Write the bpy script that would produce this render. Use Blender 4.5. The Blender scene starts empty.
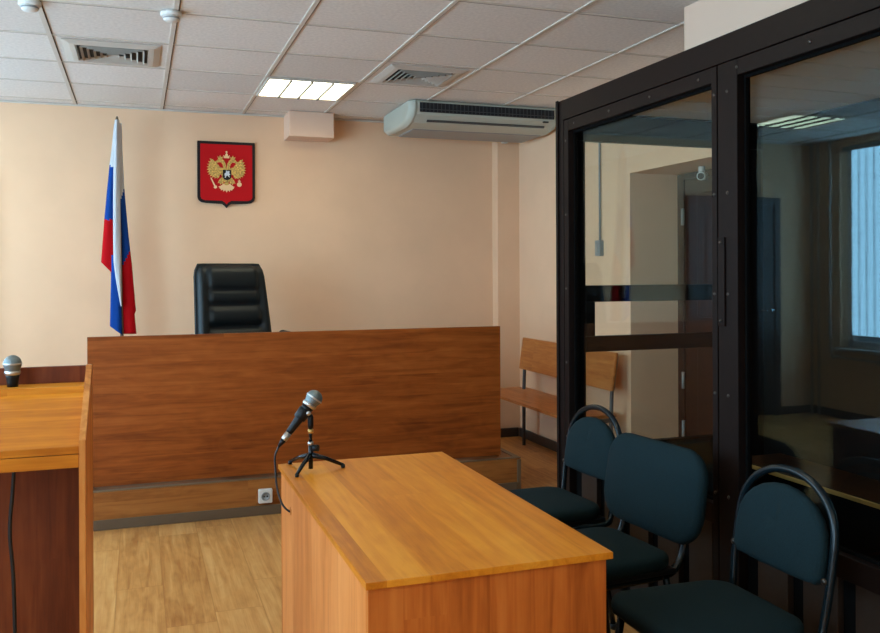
import bpy, bmesh, math, random
from mathutils import Vector, Matrix
R = math.radians
random.seed(7)
S = bpy.context.scene
C = S.collection

# ------------------------------------------------------------------ materials
def newmat(name):
    m = bpy.data.materials.new(name); m.use_nodes = True
    nt = m.node_tree; nt.nodes.clear()
    out = nt.nodes.new('ShaderNodeOutputMaterial')
    return m, nt, out
def N(nt, t, **kw):
    n = nt.nodes.new(t)
    for k, v in kw.items(): setattr(n, k, v)
    return n
def srgb(r, g, b):
    f = lambda c: (c/255/12.92) if c/255 <= .04045 else ((c/255+.055)/1.055)**2.4
    return (f(r), f(g), f(b), 1)
def plain(name, col, rough=.5, metal=0, noise=0, nscale=40, bump=0, bscale=200, spec=.5, coat=0, sheen=0):
    m, nt, out = newmat(name)
    b = N(nt, 'ShaderNodeBsdfPrincipled')
    b.inputs['Base Color'].default_value = col
    b.inputs['Roughness'].default_value = rough
    b.inputs['Metallic'].default_value = metal
    b.inputs['Specular IOR Level'].default_value = spec
    b.inputs['Coat Weight'].default_value = coat
    b.inputs['Sheen Weight'].default_value = sheen
    tc = N(nt, 'ShaderNodeTexCoord')
    if noise:
        n = N(nt, 'ShaderNodeTexNoise'); n.inputs['Scale'].default_value = nscale; n.inputs['Detail'].default_value = 4
        nt.links.new(tc.outputs['Object'], n.inputs['Vector'])
        mr = N(nt, 'ShaderNodeMapRange'); mr.inputs['From Min'].default_value = .3; mr.inputs['From Max'].default_value = .7
        mr.inputs['To Min'].default_value = 1-noise; mr.inputs['To Max'].default_value = 1+noise
        nt.links.new(n.outputs['Fac'], mr.inputs['Value'])
        mx = N(nt, 'ShaderNodeVectorMath', operation='SCALE'); mx.inputs[0].default_value = col[:3]
        nt.links.new(mr.outputs['Result'], mx.inputs['Scale'])
        nt.links.new(mx.outputs['Vector'], b.inputs['Base Color'])
    if bump:
        n2 = N(nt, 'ShaderNodeTexNoise'); n2.inputs['Scale'].default_value = bscale; n2.inputs['Detail'].default_value = 3
        nt.links.new(tc.outputs['Object'], n2.inputs['Vector'])
        bp = N(nt, 'ShaderNodeBump'); bp.inputs['Strength'].default_value = bump; bp.inputs['Distance'].default_value = .002
        nt.links.new(n2.outputs['Fac'], bp.inputs['Height'])
        nt.links.new(bp.outputs['Normal'], b.inputs['Normal'])
    nt.links.new(b.outputs['BSDF'], out.inputs['Surface'])
    return m
def wood(name, dark, mid, light, grain='Y', band='X', bw=.1, blen=.9, rough=.35, var=.35, seam=0.0, coat=.0, fine=1.0):
    m, nt, out = newmat(name)
    L = nt.links.new
    tc = N(nt, 'ShaderNodeTexCoord'); sp = N(nt, 'ShaderNodeSeparateXYZ'); L(tc.outputs['Object'], sp.inputs[0])
    def M(op, a, b=None, c=None):
        n = N(nt, 'ShaderNodeMath', operation=op)
        for i, v in enumerate((a, b, c)):
            if v is None: continue
            if isinstance(v, (int, float)): n.inputs[i].default_value = v
            else: L(v, n.inputs[i])
        return n.outputs[0]
    g = sp.outputs[grain]; p = sp.outputs[band]
    third = [a for a in 'XYZ' if a not in (grain, band)][0]
    t = sp.outputs[third]
    bi = M('FLOOR', M('DIVIDE', M('ADD', p, 50.013), bw))
    wn1 = N(nt, 'ShaderNodeTexWhiteNoise', noise_dimensions='1D'); L(bi, wn1.inputs['W'])
    gi = M('FLOOR', M('ADD', M('DIVIDE', g, blen), M('MULTIPLY', wn1.outputs['Value'], 7.3)))
    cv = N(nt, 'ShaderNodeCombineXYZ'); L(bi, cv.inputs[0]); L(gi, cv.inputs[1])
    wn = N(nt, 'ShaderNodeTexWhiteNoise', noise_dimensions='2D'); L(cv.outputs[0], wn.inputs['Vector'])
    cell = wn.outputs['Value']
    # grain coordinates
    gv = N(nt, 'ShaderNodeCombineXYZ')
    L(M('ADD', M('MULTIPLY', g, 1.6), M('MULTIPLY', cell, 37)), gv.inputs[0])
    L(M('ADD', M('MULTIPLY', p, 22*fine), M('MULTIPLY', cell, 11)), gv.inputs[1])
    L(M('MULTIPLY', t, 22*fine), gv.inputs[2])
    n1 = N(nt, 'ShaderNodeTexNoise'); n1.inputs['Scale'].default_value = 1.3; n1.inputs['Detail'].default_value = 6
    n1.inputs['Distortion'].default_value = .9; L(gv.outputs[0], n1.inputs['Vector'])
    gv2 = N(nt, 'ShaderNodeCombineXYZ')
    L(M('ADD', M('MULTIPLY', g, 6), M('MULTIPLY', cell, 17)), gv2.inputs[0])
    L(M('MULTIPLY', p, 160*fine), gv2.inputs[1]); L(M('MULTIPLY', t, 160*fine), gv2.inputs[2])
    n2 = N(nt, 'ShaderNodeTexNoise'); n2.inputs['Scale'].default_value = 1.2; n2.inputs['Detail'].default_value = 3
    L(gv2.outputs[0], n2.inputs['Vector'])
    # knots / flame figure: wide soft noise
    gv3 = N(nt, 'ShaderNodeCombineXYZ')
    L(M('ADD', M('MULTIPLY', g, 5), M('MULTIPLY', cell, 23)), gv3.inputs[0]); L(M('MULTIPLY', p, 12), gv3.inputs[1]); L(M('MULTIPLY', t, 12), gv3.inputs[2])
    n3 = N(nt, 'ShaderNodeTexNoise'); n3.inputs['Scale'].default_value = 1.0; n3.inputs['Detail'].default_value = 2; n3.inputs['Distortion'].default_value = 1.6
    L(gv3.outputs[0], n3.inputs['Vector'])
    f = M('ADD', M('MULTIPLY', n1.outputs['Fac'], .62), M('ADD', M('MULTIPLY', n2.outputs['Fac'], .16), M('MULTIPLY', n3.outputs['Fac'], .22)))
    f = M('ADD', f, M('MULTIPLY', M('SUBTRACT', cell, .5), var))
    cr = N(nt, 'ShaderNodeValToRGB'); L(f, cr.inputs['Fac'])
    e = cr.color_ramp.elements
    e[0].position = .27; e[0].color = dark; e[1].position = .72; e[1].color = light
    k = e.new(.5); k.color = mid
    col = cr.outputs['Color']
    if seam:
        fr = M('FRACT', M('DIVIDE', M('ADD', p, 50.013), bw))
        edge = M('MINIMUM', fr, M('SUBTRACT', 1, fr))
        fg = M('FRACT', M('ADD', M('DIVIDE', g, blen), M('MULTIPLY', wn1.outputs['Value'], 7.3)))
        edge2 = M('MULTIPLY', M('MINIMUM', fg, M('SUBTRACT', 1, fg)), blen/bw)
        ed = M('LESS_THAN', M('MINIMUM', edge, edge2), seam)
        mx = N(nt, 'ShaderNodeMix', data_type='RGBA'); L(M('MULTIPLY', ed, .45), mx.inputs[0]); L(col, mx.inputs[6]); mx.inputs[7].default_value = dark
        col = mx.outputs[2]
    b = N(nt, 'ShaderNodeBsdfPrincipled'); L(col, b.inputs['Base Color'])
    b.inputs['Roughness'].default_value = rough; b.inputs['Coat Weight'].default_value = coat; b.inputs['Coat Roughness'].default_value = .2
    b.inputs['Specular IOR Level'].default_value = .28
    L(b.outputs['BSDF'], out.inputs['Surface'])
    return m
def emit(name, col, strength, stripes=None):
    m, nt, out = newmat(name)
    e = N(nt, 'ShaderNodeEmission'); e.inputs['Color'].default_value = col; e.inputs['Strength'].default_value = strength
    nt.links.new(e.outputs[0], out.inputs['Surface'])
    return m
def glassmat(name, tint, refl):
    m, nt, out = newmat(name); L = nt.links.new
    lw = N(nt, 'ShaderNodeLayerWeight'); lw.inputs['Blend'].default_value = .5
    p = N(nt, 'ShaderNodeMath', operation='POWER'); L(lw.outputs['Facing'], p.inputs[0]); p.inputs[1].default_value = 5
    ma = N(nt, 'ShaderNodeMath', operation='MULTIPLY_ADD'); L(p.outputs[0], ma.inputs[0]); ma.inputs[1].default_value = .97; ma.inputs[2].default_value = .030
    tr = N(nt, 'ShaderNodeBsdfTransparent'); tr.inputs['Color'].default_value = tint
    gl = N(nt, 'ShaderNodeBsdfGlossy'); gl.inputs['Roughness'].default_value = 0; gl.inputs['Color'].default_value = refl
    mx = N(nt, 'ShaderNodeMixShader'); L(ma.outputs[0], mx.inputs[0]); L(tr.outputs[0], mx.inputs[1]); L(gl.outputs[0], mx.inputs[2])
    L(mx.outputs[0], out.inputs['Surface'])
    return m
def ceilmat():
    m, nt, out = newmat('ceiling_tile'); L = nt.links.new
    tc = N(nt, 'ShaderNodeTexCoord')
    n = N(nt, 'ShaderNodeTexNoise'); n.inputs['Scale'].default_value = 55; n.inputs['Detail'].default_value = 6; L(tc.outputs['Object'], n.inputs['Vector'])
    n2 = N(nt, 'ShaderNodeTexVoronoi'); n2.inputs['Scale'].default_value = 90; L(tc.outputs['Object'], n2.inputs['Vector'])
    # per tile tone
    mp = N(nt, 'ShaderNodeMapping'); mp.inputs['Location'].default_value = (.425/.6+40, -4.88/.6+40, 0); mp.inputs['Scale'].default_value = (1/.6, 1/.6, 0)
    L(tc.outputs['Object'], mp.inputs['Vector'])
    fl = N(nt, 'ShaderNodeVectorMath', operation='FLOOR'); L(mp.outputs[0], fl.inputs[0])
    wn = N(nt, 'ShaderNodeTexWhiteNoise', noise_dimensions='2D'); L(fl.outputs[0], wn.inputs['Vector'])
    mr = N(nt, 'ShaderNodeMapRange'); L(wn.outputs['Value'], mr.inputs['Value']); mr.inputs['To Min'].default_value = .93; mr.inputs['To Max'].default_value = 1.03
    mr2 = N(nt, 'ShaderNodeMapRange'); L(n.outputs['Fac'], mr2.inputs['Value']); mr2.inputs['From Min'].default_value = .3; mr2.inputs['From Max'].default_value = .7; mr2.inputs['To Min'].default_value = .9; mr2.inputs['To Max'].default_value = 1.05
    mu = N(nt, 'ShaderNodeMath', operation='MULTIPLY'); L(mr.outputs[0], mu.inputs[0]); L(mr2.outputs[0], mu.inputs[1])
    sc = N(nt, 'ShaderNodeVectorMath', operation='SCALE'); sc.inputs[0].default_value = (.80, .75, .70); L(mu.outputs[0], sc.inputs['Scale'])
    b = N(nt, 'ShaderNodeBsdfPrincipled'); L(sc.outputs[0], b.inputs['Base Color']); b.inputs['Roughness'].default_value = .95; b.inputs['Specular IOR Level'].default_value = .1
    bp = N(nt, 'ShaderNodeBump'); bp.inputs['Strength'].default_value = .25; bp.inputs['Distance'].default_value = .002; L(n2.outputs['Distance'], bp.inputs['Height']); L(bp.outputs[0], b.inputs['Normal'])
    L(b.outputs[0], out.inputs['Surface'])
    return m

WALLC = (.82, .54, .345, 1)
M = {}
M['wall'] = plain('peach_paint', WALLC, .8, noise=.03, nscale=3, bump=.12, bscale=120, spec=.2)
M['ceil'] = ceilmat()
M['grid'] = plain('ceiling_grid_white', (.62, .56, .49, 1), .6)
M['gap'] = plain('ceiling_gap_dark', (.07, .055, .045, 1), .9)
M['floor'] = wood('floor_laminate', srgb(158, 100, 50), srgb(198, 140, 78), srgb(218, 166, 102), 'Y', 'X', .195, 1.25, .38, .16, seam=.012)
M['bench'] = wood('walnut_laminate', srgb(102, 46, 14), srgb(146, 74, 26), srgb(172, 94, 38), 'X', 'Z', .13, 7, .42, .2)
M['benchv'] = wood('walnut_laminate_upright', srgb(102, 46, 14), srgb(146, 74, 26), srgb(172, 94, 38), 'Z', 'Y', .13, 2.9, .42, .12)
M['podium'] = wood('podium_laminate', srgb(122, 70, 28), srgb(158, 98, 46), srgb(176, 114, 58), 'X', 'Z', .11, 1.9, .45, .14)
M['desktop'] = wood('alder_laminate_top', srgb(172, 92, 14), srgb(204, 122, 26), srgb(222, 145, 42), 'Y', 'X', .097, 5, .36, .24)
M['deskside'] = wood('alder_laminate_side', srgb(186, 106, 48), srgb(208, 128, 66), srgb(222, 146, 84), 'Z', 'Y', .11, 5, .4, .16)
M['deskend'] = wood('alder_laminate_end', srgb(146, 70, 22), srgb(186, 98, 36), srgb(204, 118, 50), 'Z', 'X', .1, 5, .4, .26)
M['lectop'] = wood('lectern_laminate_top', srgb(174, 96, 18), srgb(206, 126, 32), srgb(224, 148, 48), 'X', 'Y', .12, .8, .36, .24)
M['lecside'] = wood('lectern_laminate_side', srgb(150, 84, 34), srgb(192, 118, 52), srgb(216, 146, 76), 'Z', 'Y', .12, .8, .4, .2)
M['lecshaded'] = wood('lectern_laminate_shaded', srgb(88, 37, 17), srgb(112, 52, 25), srgb(134, 68, 33), 'Z', 'X', .12, .8, .45, .2)  # laminate colour darkened to stand for the shade inside the lectern
M['seatwood'] = wood('bench_plywood', srgb(150, 84, 36), srgb(186, 114, 56), srgb(204, 136, 74), 'Y', 'X', .3, 1.2, .35, .1)
M['dockframe'] = plain('dark_brown_enamel', (.0085, .0045, .0035, 1), .5, noise=.12, nscale=30, bump=.1, bscale=60, spec=.09)
M['dockdark'] = plain('dark_brown_panel', (.006, .004, .0035, 1), .7, spec=.1)
M['gasket'] = plain('black_rubber', (.004, .004, .004, 1), .8, spec=.03)
M['dockslat'] = plain('brown_slat_enamel', (.022, .014, .010, 1), .5, noise=.1, spec=.2)
M['screw'] = plain('screw_metal', (.05, .045, .04, 1), .35, .8)
M['chrome'] = plain('chrome', (.6, .6, .6, 1), .2, 1)
M['plank'] = plain('white_ceiling_plank', (.90, .90, .86, 1), .45)
M['glass'] = glassmat('dock_glass', (.93, .94, .92, 1), (.62, .89, 1, 1))
M['glass2'] = glassmat('end_glass', (.96, .97, .95, 1), (.75, .95, 1, 1))
M['doorwood'] = wood('dark_door_wood', srgb(32, 15, 10), srgb(48, 22, 14), srgb(64, 32, 20), 'Z', 'Y', .2, 2.5, .4, .1)
M['benchdark'] = wood('dark_bench_wood', srgb(34, 20, 12), srgb(52, 32, 18), srgb(74, 48, 28), 'Y', 'X', .14, 2.5, .5, .1)
M['doorgrey'] = plain('dark_door', (.04, .03, .026, 1), .4)
M['baseb'] = plain('dark_baseboard', (.045, .033, .027, 1), .4)
M['skirt'] = plain('brown_skirting', (.12, .075, .04, 1), .6)
M['trimgrey'] = plain('brown_metal_trim', (.20, .13, .075, 1), .35, .3)
M['leather'] = plain('black_green_leather', (.004, .0085, .010, 1), .48, bump=.25, bscale=220, noise=.1, spec=.35)
M['leatherseam'] = plain('leather_seam', (.003, .004, .0045, 1), .6)
M['blackplastic'] = plain('black_plastic', (.005, .006, .007, 1), .4, spec=.25)
M['blackmetal'] = plain('black_metal_tube', (.003, .008, .011, 1), .25, 0, spec=.3)
M['fabric'] = plain('dark_green_fabric', (.0055, .0165, .0205, 1), .9, noise=.28, nscale=320, bump=.5, bscale=420, spec=.15)
M['mesh'] = plain('grille_steel', (.17, .21, .22, 1), .42, .75, bump=.8, bscale=420)
M['silver'] = plain('silver_ring', (.55, .56, .55, 1), .3, .9)
M['gold'] = plain('gold_ring', (.75, .5, .16, 1), .35, .8)
M['cable'] = plain('black_cable', (.006, .007, .008, 1), .5)
M['whiteplastic'] = plain('white_plastic', (.72, .72, .69, 1), .4)
M['greyplastic'] = plain('grey_plastic', (.28, .29, .29, 1), .45)
M['acbody'] = plain('ac_casing', (.46, .48, .41, 1), .42)
M['acdark'] = plain('ac_grille_dark', (.010, .012, .016, 1), .6)
M['acvane'] = plain('ac_vane_grey', (.05, .055, .06, 1), .5)
M['duct'] = plain('duct_paint', (.76, .52, .38, 1), .75, bump=.08, bscale=100)
M['ventwhite'] = plain('vent_white', (.58, .54, .48, 1), .5)
M['ventdark'] = plain('vent_dark', (.025, .022, .02, 1), .9)
M['ventlouvre'] = plain('vent_louvre', (.50, .45, .39, 1), .5)
M['flagwhite'] = plain('flag_white', (.50, .52, .55, 1), .85, spec=.1)
M['flagblue'] = plain('flag_blue', (.006, .05, .26, 1), .85, spec=.1)
M['flagred'] = plain('flag_red', (.46, .004, .008, 1), .85, spec=.1)
M['polewood'] = plain('pole_wood', (.12, .07, .035, 1), .4)
M['red'] = plain('shield_red', (.50, .004, .008, 1), .6, spec=.15)
M['black'] = plain('shield_black', (.010, .006, .007, 1), .5, spec=.25)
M['eagle'] = plain('eagle_gold', (.58, .36, .09, 1), .5, .2, noise=.55, nscale=90)
M['eaglehi'] = plain('eagle_pale_gold', (.85, .55, .30, 1), .45, .2)
M['rider'] = plain('rider_silver', (.62, .66, .72, 1), .4)
M['pipe'] = plain('painted_pipe', (.42, .40, .36, 1), .4)
M['metalgrey'] = plain('bench_steel', (.10, .105, .11, 1), .4, .4)
M['conduit'] = plain('grey_conduit', (.20, .23, .25, 1), .45)
M['lampglow'] = emit('lamp_glow', (1.0, .92, .66, 1), 8.5)
M['lamprib'] = plain('lamp_rib', (.07, .075, .075, 1), .5)
M['blind'] = emit('backlit_blind', (.47, .76, 1.0, 1), 10.5)
M['blindrail'] = plain('blind_rail', (.35, .38, .4, 1), .5)
M['winframe'] = plain('window_frame_white', (.6, .6, .58, 1), .4)

# ------------------------------------------------------------------ mesh helpers
def box(bm, x0, x1, y0, y1, z0, z1, bev=0, mi=0):
    r = bmesh.ops.create_cube(bm, size=1)
    vs = r['verts']
    for v in vs:
        v.co = Vector(((x0+x1)/2+v.co.x*(x1-x0), (y0+y1)/2+v.co.y*(y1-y0), (z0+z1)/2+v.co.z*(z1-z0)))
    fs = set(f for v in vs for f in v.link_faces)
    for f in fs: f.material_index = mi
    if bev:
        es = list({e for v in vs for e in v.link_edges})
        bmesh.ops.bevel(bm, geom=es, offset=bev, segments=2, affect='EDGES', profile=.5)
    return vs
def frames(pts):
    T = []
    n = len(pts)
    for i in range(n):
        a = pts[max(0, i-1)]; b = pts[min(n-1, i+1)]
        T.append((b-a).normalized())
    up = Vector((0, 0, 1)) if abs(T[0].z) < .9 else Vector((0, 1, 0))
    nrm = (up - T[0]*up.dot(T[0])).normalized()
    out = []
    for i in range(n):
        nrm = (nrm - T[i]*nrm.dot(T[i])).normalized()
        out.append((nrm, T[i].cross(nrm)))
    return out
def tube(bm, pts, rad, seg=10, cap=True, mi=0, closed=False):
    pts = [Vector(p) for p in pts]
    rads = rad if isinstance(rad, (list, tuple)) else [rad]*len(pts)
    fr = frames(pts); rings = []
    for p, (a, b), r in zip(pts, fr, rads):
        rings.append([bm.verts.new(p + a*math.cos(2*math.pi*k/seg)*r + b*math.sin(2*math.pi*k/seg)*r) for k in range(seg)])
    for i in range(len(rings)-1):
        for k in range(seg):
            f = bm.faces.new((rings[i][k], rings[i][(k+1) % seg], rings[i+1][(k+1) % seg], rings[i+1][k])); f.smooth = True; f.material_index = mi
    if cap:
        bm.faces.new(rings[0][::-1]).material_index = mi; bm.faces.new(rings[-1]).material_index = mi
def smooth_path(pts, n=6):
    P = [Vector(p) for p in pts]; Q = [P[0]+(P[0]-P[1])] + P + [P[-1]+(P[-1]-P[-2])]
    out = []
    for i in range(1, len(Q)-2):
        p0, p1, p2, p3 = Q[i-1:i+3]
        for k in range(n):
            t = k/n
            out.append(.5*((2*p1)+(-p0+p2)*t+(2*p0-5*p1+4*p2-p3)*t*t+(-p0+3*p1-3*p2+p3)*t**3))
    out.append(P[-1]); return out
def cyl(bm, a, b, r, seg=20, r2=None):
    tube(bm, [a, b], [r, r if r2 is None else r2], seg)
def lathe(bm, prof, seg=28, mat=Matrix.Identity(4)):
    # prof: (radius, height) along local z
    rings = []
    for r, z in prof:
        if r < 1e-6: rings.append([bm.verts.new(mat @ Vector((0, 0, z)))])
        else: rings.append([bm.verts.new(mat @ Vector((r*math.cos(2*math.pi*k/seg), r*math.sin(2*math.pi*k/seg), z))) for k in range(seg)])
    for A, B in zip(rings, rings[1:]):
        for k in range(seg):
            a = A[k % len(A)]; a2 = A[(k+1) % len(A)]; b = B[k % len(B)]; b2 = B[(k+1) % len(B)]
            vs = []
            for v in (a, a2, b2, b):
                if v not in vs: vs.append(v)
            if len(vs) >= 3:
                f = bm.faces.new(vs); f.smooth = True
def prism(bm, outline, d0, d1, axis='Y', mi=0, bev=0):
    """outline of 2-D points extruded along axis from d0 to d1."""
    def mk(u, v, d):
        return {'X': Vector((d, u, v)), 'Y': Vector((u, d, v)), 'Z': Vector((u, v, d))}[axis]
    A = [bm.verts.new(mk(u, v, d0)) for u, v in outline]; B = [bm.verts.new(mk(u, v, d1)) for u, v in outline]
    fs = [bm.faces.new(A), bm.faces.new(B[::-1])]
    n = len(A)
    for i in range(n):
        fs.append(bm.faces.new((A[i], B[i], B[(i+1) % n], A[(i+1) % n])))
    for f in fs: f.material_index = mi
    if bev:
        es = [e for e in {e for f in fs for e in f.edges}]
        bmesh.ops.bevel(bm, geom=es, offset=bev, segments=2, affect='EDGES')
    return fs
def pad(bm, outline, T, inset, mat=Matrix.Identity(4), bulge=.0, mi=0):
    """soft cushion: outline (u,v) list, thickness T along local w; returns mesh in mat space (u,v,w)."""
    n = len(outline); cx = sum(p[0] for p in outline)/n; cy = sum(p[1] for p in outline)/n
    md = max(math.hypot(p[0]-cx, p[1]-cy) for p in outline)
    def ring(ins, w):
        out = []
        for (u, v) in outline:
            d = math.hypot(u-cx, v-cy); k = max(0, (d-ins)/d)
            out.append(bm.verts.new(mat @ Vector((cx+(u-cx)*k, cy+(v-cy)*k, w))))
        return out
    spec = [(md*.55, -T/2-bulge), (inset*2.2, -T/2-bulge*.6), (inset, -T/2), (inset*.3, -T*.38), (0, -T*.15), (0, T*.15), (inset*.3, T*.38), (inset, T/2), (inset*2.2, T/2+bulge*.6), (md*.55, T/2+bulge)]
    rs = [ring(a, w) for a, w in spec]
    for A, B in zip(rs, rs[1:]):
        for i in range(n):
            f = bm.faces.new((A[i], A[(i+1) % n], B[(i+1) % n], B[i])); f.smooth = True; f.material_index = mi
    for rr, s, w in ((rs[0], -1, -T/2-bulge), (rs[-1], 1, T/2+bulge)):
        c = bm.verts.new(mat @ Vector((cx, cy, w)))
        for i in range(n):
            q = (rr[i], rr[(i+1) % n], c) if s > 0 else (rr[(i+1) % n], rr[i], c)
            f = bm.faces.new(q); f.smooth = True; f.material_index = mi
def rrect(w, h, r, seg=6, cx=0, cy=0):
    out = []
    for (sx, sy, a0) in ((1, 1, 0), (-1, 1, 90), (-1, -1, 180), (1, -1, 270)):
        for k in range(seg+1):
            a = R(a0+90*k/seg)
            out.append((cx+sx*(w/2-r)+r*math.cos(a), cy+sy*(h/2-r)+r*math.sin(a)))
    return out
def build(name, bm, mat, parent=None, **props):
    me = bpy.data.meshes.new(name)
    bmesh.ops.recalc_face_normals(bm, faces=bm.faces[:])
    bm.to_mesh(me); bm.free()
    for m in (mat if isinstance(mat, (list, tuple)) else [mat]): me.materials.append(M[m])
    o = bpy.data.objects.new(name, me); C.objects.link(o)
    if parent is not None: o.parent = parent
    for k, v in props.items(): o[k] = v
    return o
def BM(): return bmesh.new()
def boxo(name, dims, mat, parent=None, bev=0, **props):
    bm = BM(); box(bm, *dims, bev=bev); return build(name, bm, mat, parent, **props)
def thing(name, label, cat, loc=(0, 0, 0), rz=0, group=None):
    o = bpy.data.objects.new(name, None); C.objects.link(o)
    o.empty_display_size = .1
    o.location = loc; o.rotation_euler = (0, 0, rz); o['label'] = label; o['category'] = cat
    if group: o['group'] = group
    return o
def tag(o, label, cat, group=None):
    o['label'] = label; o['category'] = cat
    if group: o['group'] = group
    return o
def struct(name, bm, mat, parent=None):
    o = build(name, bm, mat, parent)
    if parent is None: o['kind'] = 'structure'
    return o
def copy_tree(o, parent=None):
    c = o.copy(); C.objects.link(c)
    if parent is not None: c.parent = parent
    for ch in [x for x in list(C.objects) if x.parent == o]: copy_tree(ch, c)
    return c

# ------------------------------------------------------------------ room dimensions
XL, XR = -2.46, 3.07
YB, YF = 6.85, -2.2
ZC = 2.634
RX = 3.46                      # back of the recess in the right wall
RY0, RY1 = 3.60, 4.975
GX, GY, GP = -.425, 4.88, .6   # ceiling grid origin and pitch

bm = BM(); box(bm, XL-.2, XR+.8, YF-.2, YB+.2, -.1, 0); struct('floor', bm, 'floor')
bm = BM(); box(bm, XL-.2, XR+.8, YB, YB+.2, 0, ZC+.1); struct('wall_back', bm, 'wall')
bm = BM(); box(bm, XL-.2, XR+.8, YF-.2, YF, 0, ZC+.1); struct('wall_front', bm, 'wall')
bm = BM()
box(bm, XR, XR+.8, RY1, YB, 0, ZC+.1)
box(bm, XR, XR+.8, RY0, RY1, 2.045, ZC+.1)
box(bm, RX, XR+.8, RY0, RY1, 0, 2.045)
box(bm, XR, XR+.8, YF, RY0, 0, ZC+.1)
struct('wall_right', bm, 'wall')
# left wall with three window openings
WINS = [(4.86, 6.48), (1.75, 3.75), (-1.3, .7)]
WZ0, WZ1 = .67, 2.57
bm = BM()
ys = YF
for a, b in sorted(WINS):
    box(bm, XL-.2, XL, ys, a, 0, ZC+.1); box(bm, XL-.2, XL, a, b, 0, WZ0); box(bm, XL-.2, XL, a, b, WZ1, ZC+.1); ys = b
box(bm, XL-.2, XL, ys, YB, 0, ZC+.1)
struct('wall_left', bm, 'wall')
# pilaster in the far right corner
bm = BM(); box(bm, 2.872, XR, 6.73, YB, 0, ZC); struct('trim_1', bm, 'wall')

# ceiling: slab, then the suspended grid
bm = BM(); box(bm, XL-.2, XR+.8, YF-.2, YB+.2, ZC+.002, ZC+.1); struct('ceiling', bm, 'ceil')
bm = BM()
i = -4
while GX+i*GP < XR:
    x = GX+i*GP
    if x > XL: box(bm, x-.011, x+.011, YF, YB, ZC-.004, ZC+.004)
    i += 1
struct('trim_2', bm, 'grid')
bm = BM()
j = -12
while GY+j*GP < YB:
    y = GY+j*GP
    if y > YF: box(bm, XL, XR, y-.008, y+.008, ZC-.002, ZC+.004)
    j += 1
struct('trim_3', bm, 'grid')
bm = BM()
for j in range(-11, 4):
    y = GY+j*GP
    if YF < y < YB: box(bm, XL, XR, y+.008, y+.015, ZC-.0012, ZC+.004)
for i in range(-3, 6):
    x = GX+i*GP
    if XL < x < XR: box(bm, x+.011, x+.0165, YF, YB, ZC-.001, ZC+.004)
struct('trim_4', bm, 'gap')
# wall angle round the ceiling edge
bm = BM(); box(bm, XL, XR, YB-.018, YB, ZC-.012, ZC-.001); box(bm, XR-.018, XR, 3.45, 6.73, ZC-.012, ZC-.001); struct('trim_5', bm, 'grid')

# baseboards
bm = BM(); box(bm, 2.36, 2.872, YB-.02, YB, 0, .075, .004); box(bm, XL, -2.06, YB-.02, YB, 0, .075, .004); box(bm, -.99, -.36, YB-.02, YB, 0, .075, .004); struct('baseboard_back', bm, 'baseb')
bm = BM(); box(bm, 2.852, XR-.02, 6.71, 6.73, 0, .075, .004); box(bm, 2.852, 2.872, 6.71, YB-.02, 0, .075, .004); struct('baseboard_corner', bm, 'baseb')
bm = BM(); box(bm, XR-.02, XR, RY1, 6.71, 0, .075, .004); struct('baseboard_right', bm, 'baseb')
bm = BM(); box(bm, XL, XL+.02, YF, YB-.02, 0, .075, .004); struct('baseboard_left', bm, 'baseb')

# windows: frame, backlit vertical blinds
for n, (a, b) in enumerate(WINS):
    bm = BM()
    box(bm, XL-.16, XL-.1, a, a+.06, WZ0, WZ1); box(bm, XL-.16, XL-.1, b-.06, b, WZ0, WZ1)
    box(bm, XL-.16, XL-.1, a, b, WZ0, WZ0+.06); box(bm, XL-.16, XL-.1, a, b, WZ1-.06, WZ1)
    box(bm, XL-.16, XL-.1, (a+b)/2-.03, (a+b)/2+.03, WZ0, WZ1)
    w = struct('window_%d' % (n+1), bm, 'winframe')
    bm = BM(); box(bm, XL-.14, XL-.13, a+.05, b-.05, WZ0+.05, WZ1-.05); build('window_glass', bm, 'glass2', w)
    bm = BM(); box(bm, XL-.1, XL+.06, a-.04, b+.04, WZ0-.03, WZ0+.0, .006); build('window_sill', bm, 'winframe', w)
    bm = BM(); box(bm, XL-.075, XL-.02, a+.01, b-.01, WZ1-.05, WZ1-.01, .004); build('blind_rail', bm, 'blindrail', w)
    bm = BM()
    y = a+.03
    while y < b-.11:
        ang = R(-6); cx, cyy = XL-.05, y+.045
        dx, dy = math.sin(ang)*.0425, math.cos(ang)*.0425
        bot = WZ0+.12 if n == 0 else WZ0+.05
        vs = [bm.verts.new((cx+s*dx+t*.001, cyy+s*dy, z)) for t in (-1, 1) for z in (bot, WZ1-.05) for s in (-1, 1)]
        for q in ((0, 1, 3, 2), (4, 5, 7, 6), (0, 1, 5, 4), (2, 3, 7, 6), (0, 2, 6, 4), (1, 3, 7, 5)): bm.faces.new([vs[k] for k in q])
        y += .088
    build('blind_slats', bm, 'blind', w)

# heating pipes near the left corner
bm = BM(); cyl(bm, (XL+.05, 6.79, 0), (XL+.05, 6.79, ZC), .014); cyl(bm, (XL+.05, 6.70, 0), (XL+.05, 6.70, ZC), .012)
tag(build('riser_pipe', bm, 'pipe'), 'pair of painted vertical heating pipes in the corner, mirrored in the glass', 'pipe')
bm = BM()
tube(bm, smooth_path([(XL+.04, 6.56, ZC), (XL+.04, 6.56, 1.6), (XL+.04, 6.56, .66), (XL+.04, 6.46, .585), (XL+.04, 6.3, .575), (XL+.04, 4.7, .57)], 5), .013, 10)
cyl(bm, (XL+.04, 5.98, .54), (XL+.04, 5.98, .61), .022)
tag(build('radiator_pipe', bm, 'pipe'), 'painted pipe bending under the blinded window, mirrored in the glass', 'pipe')

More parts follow.
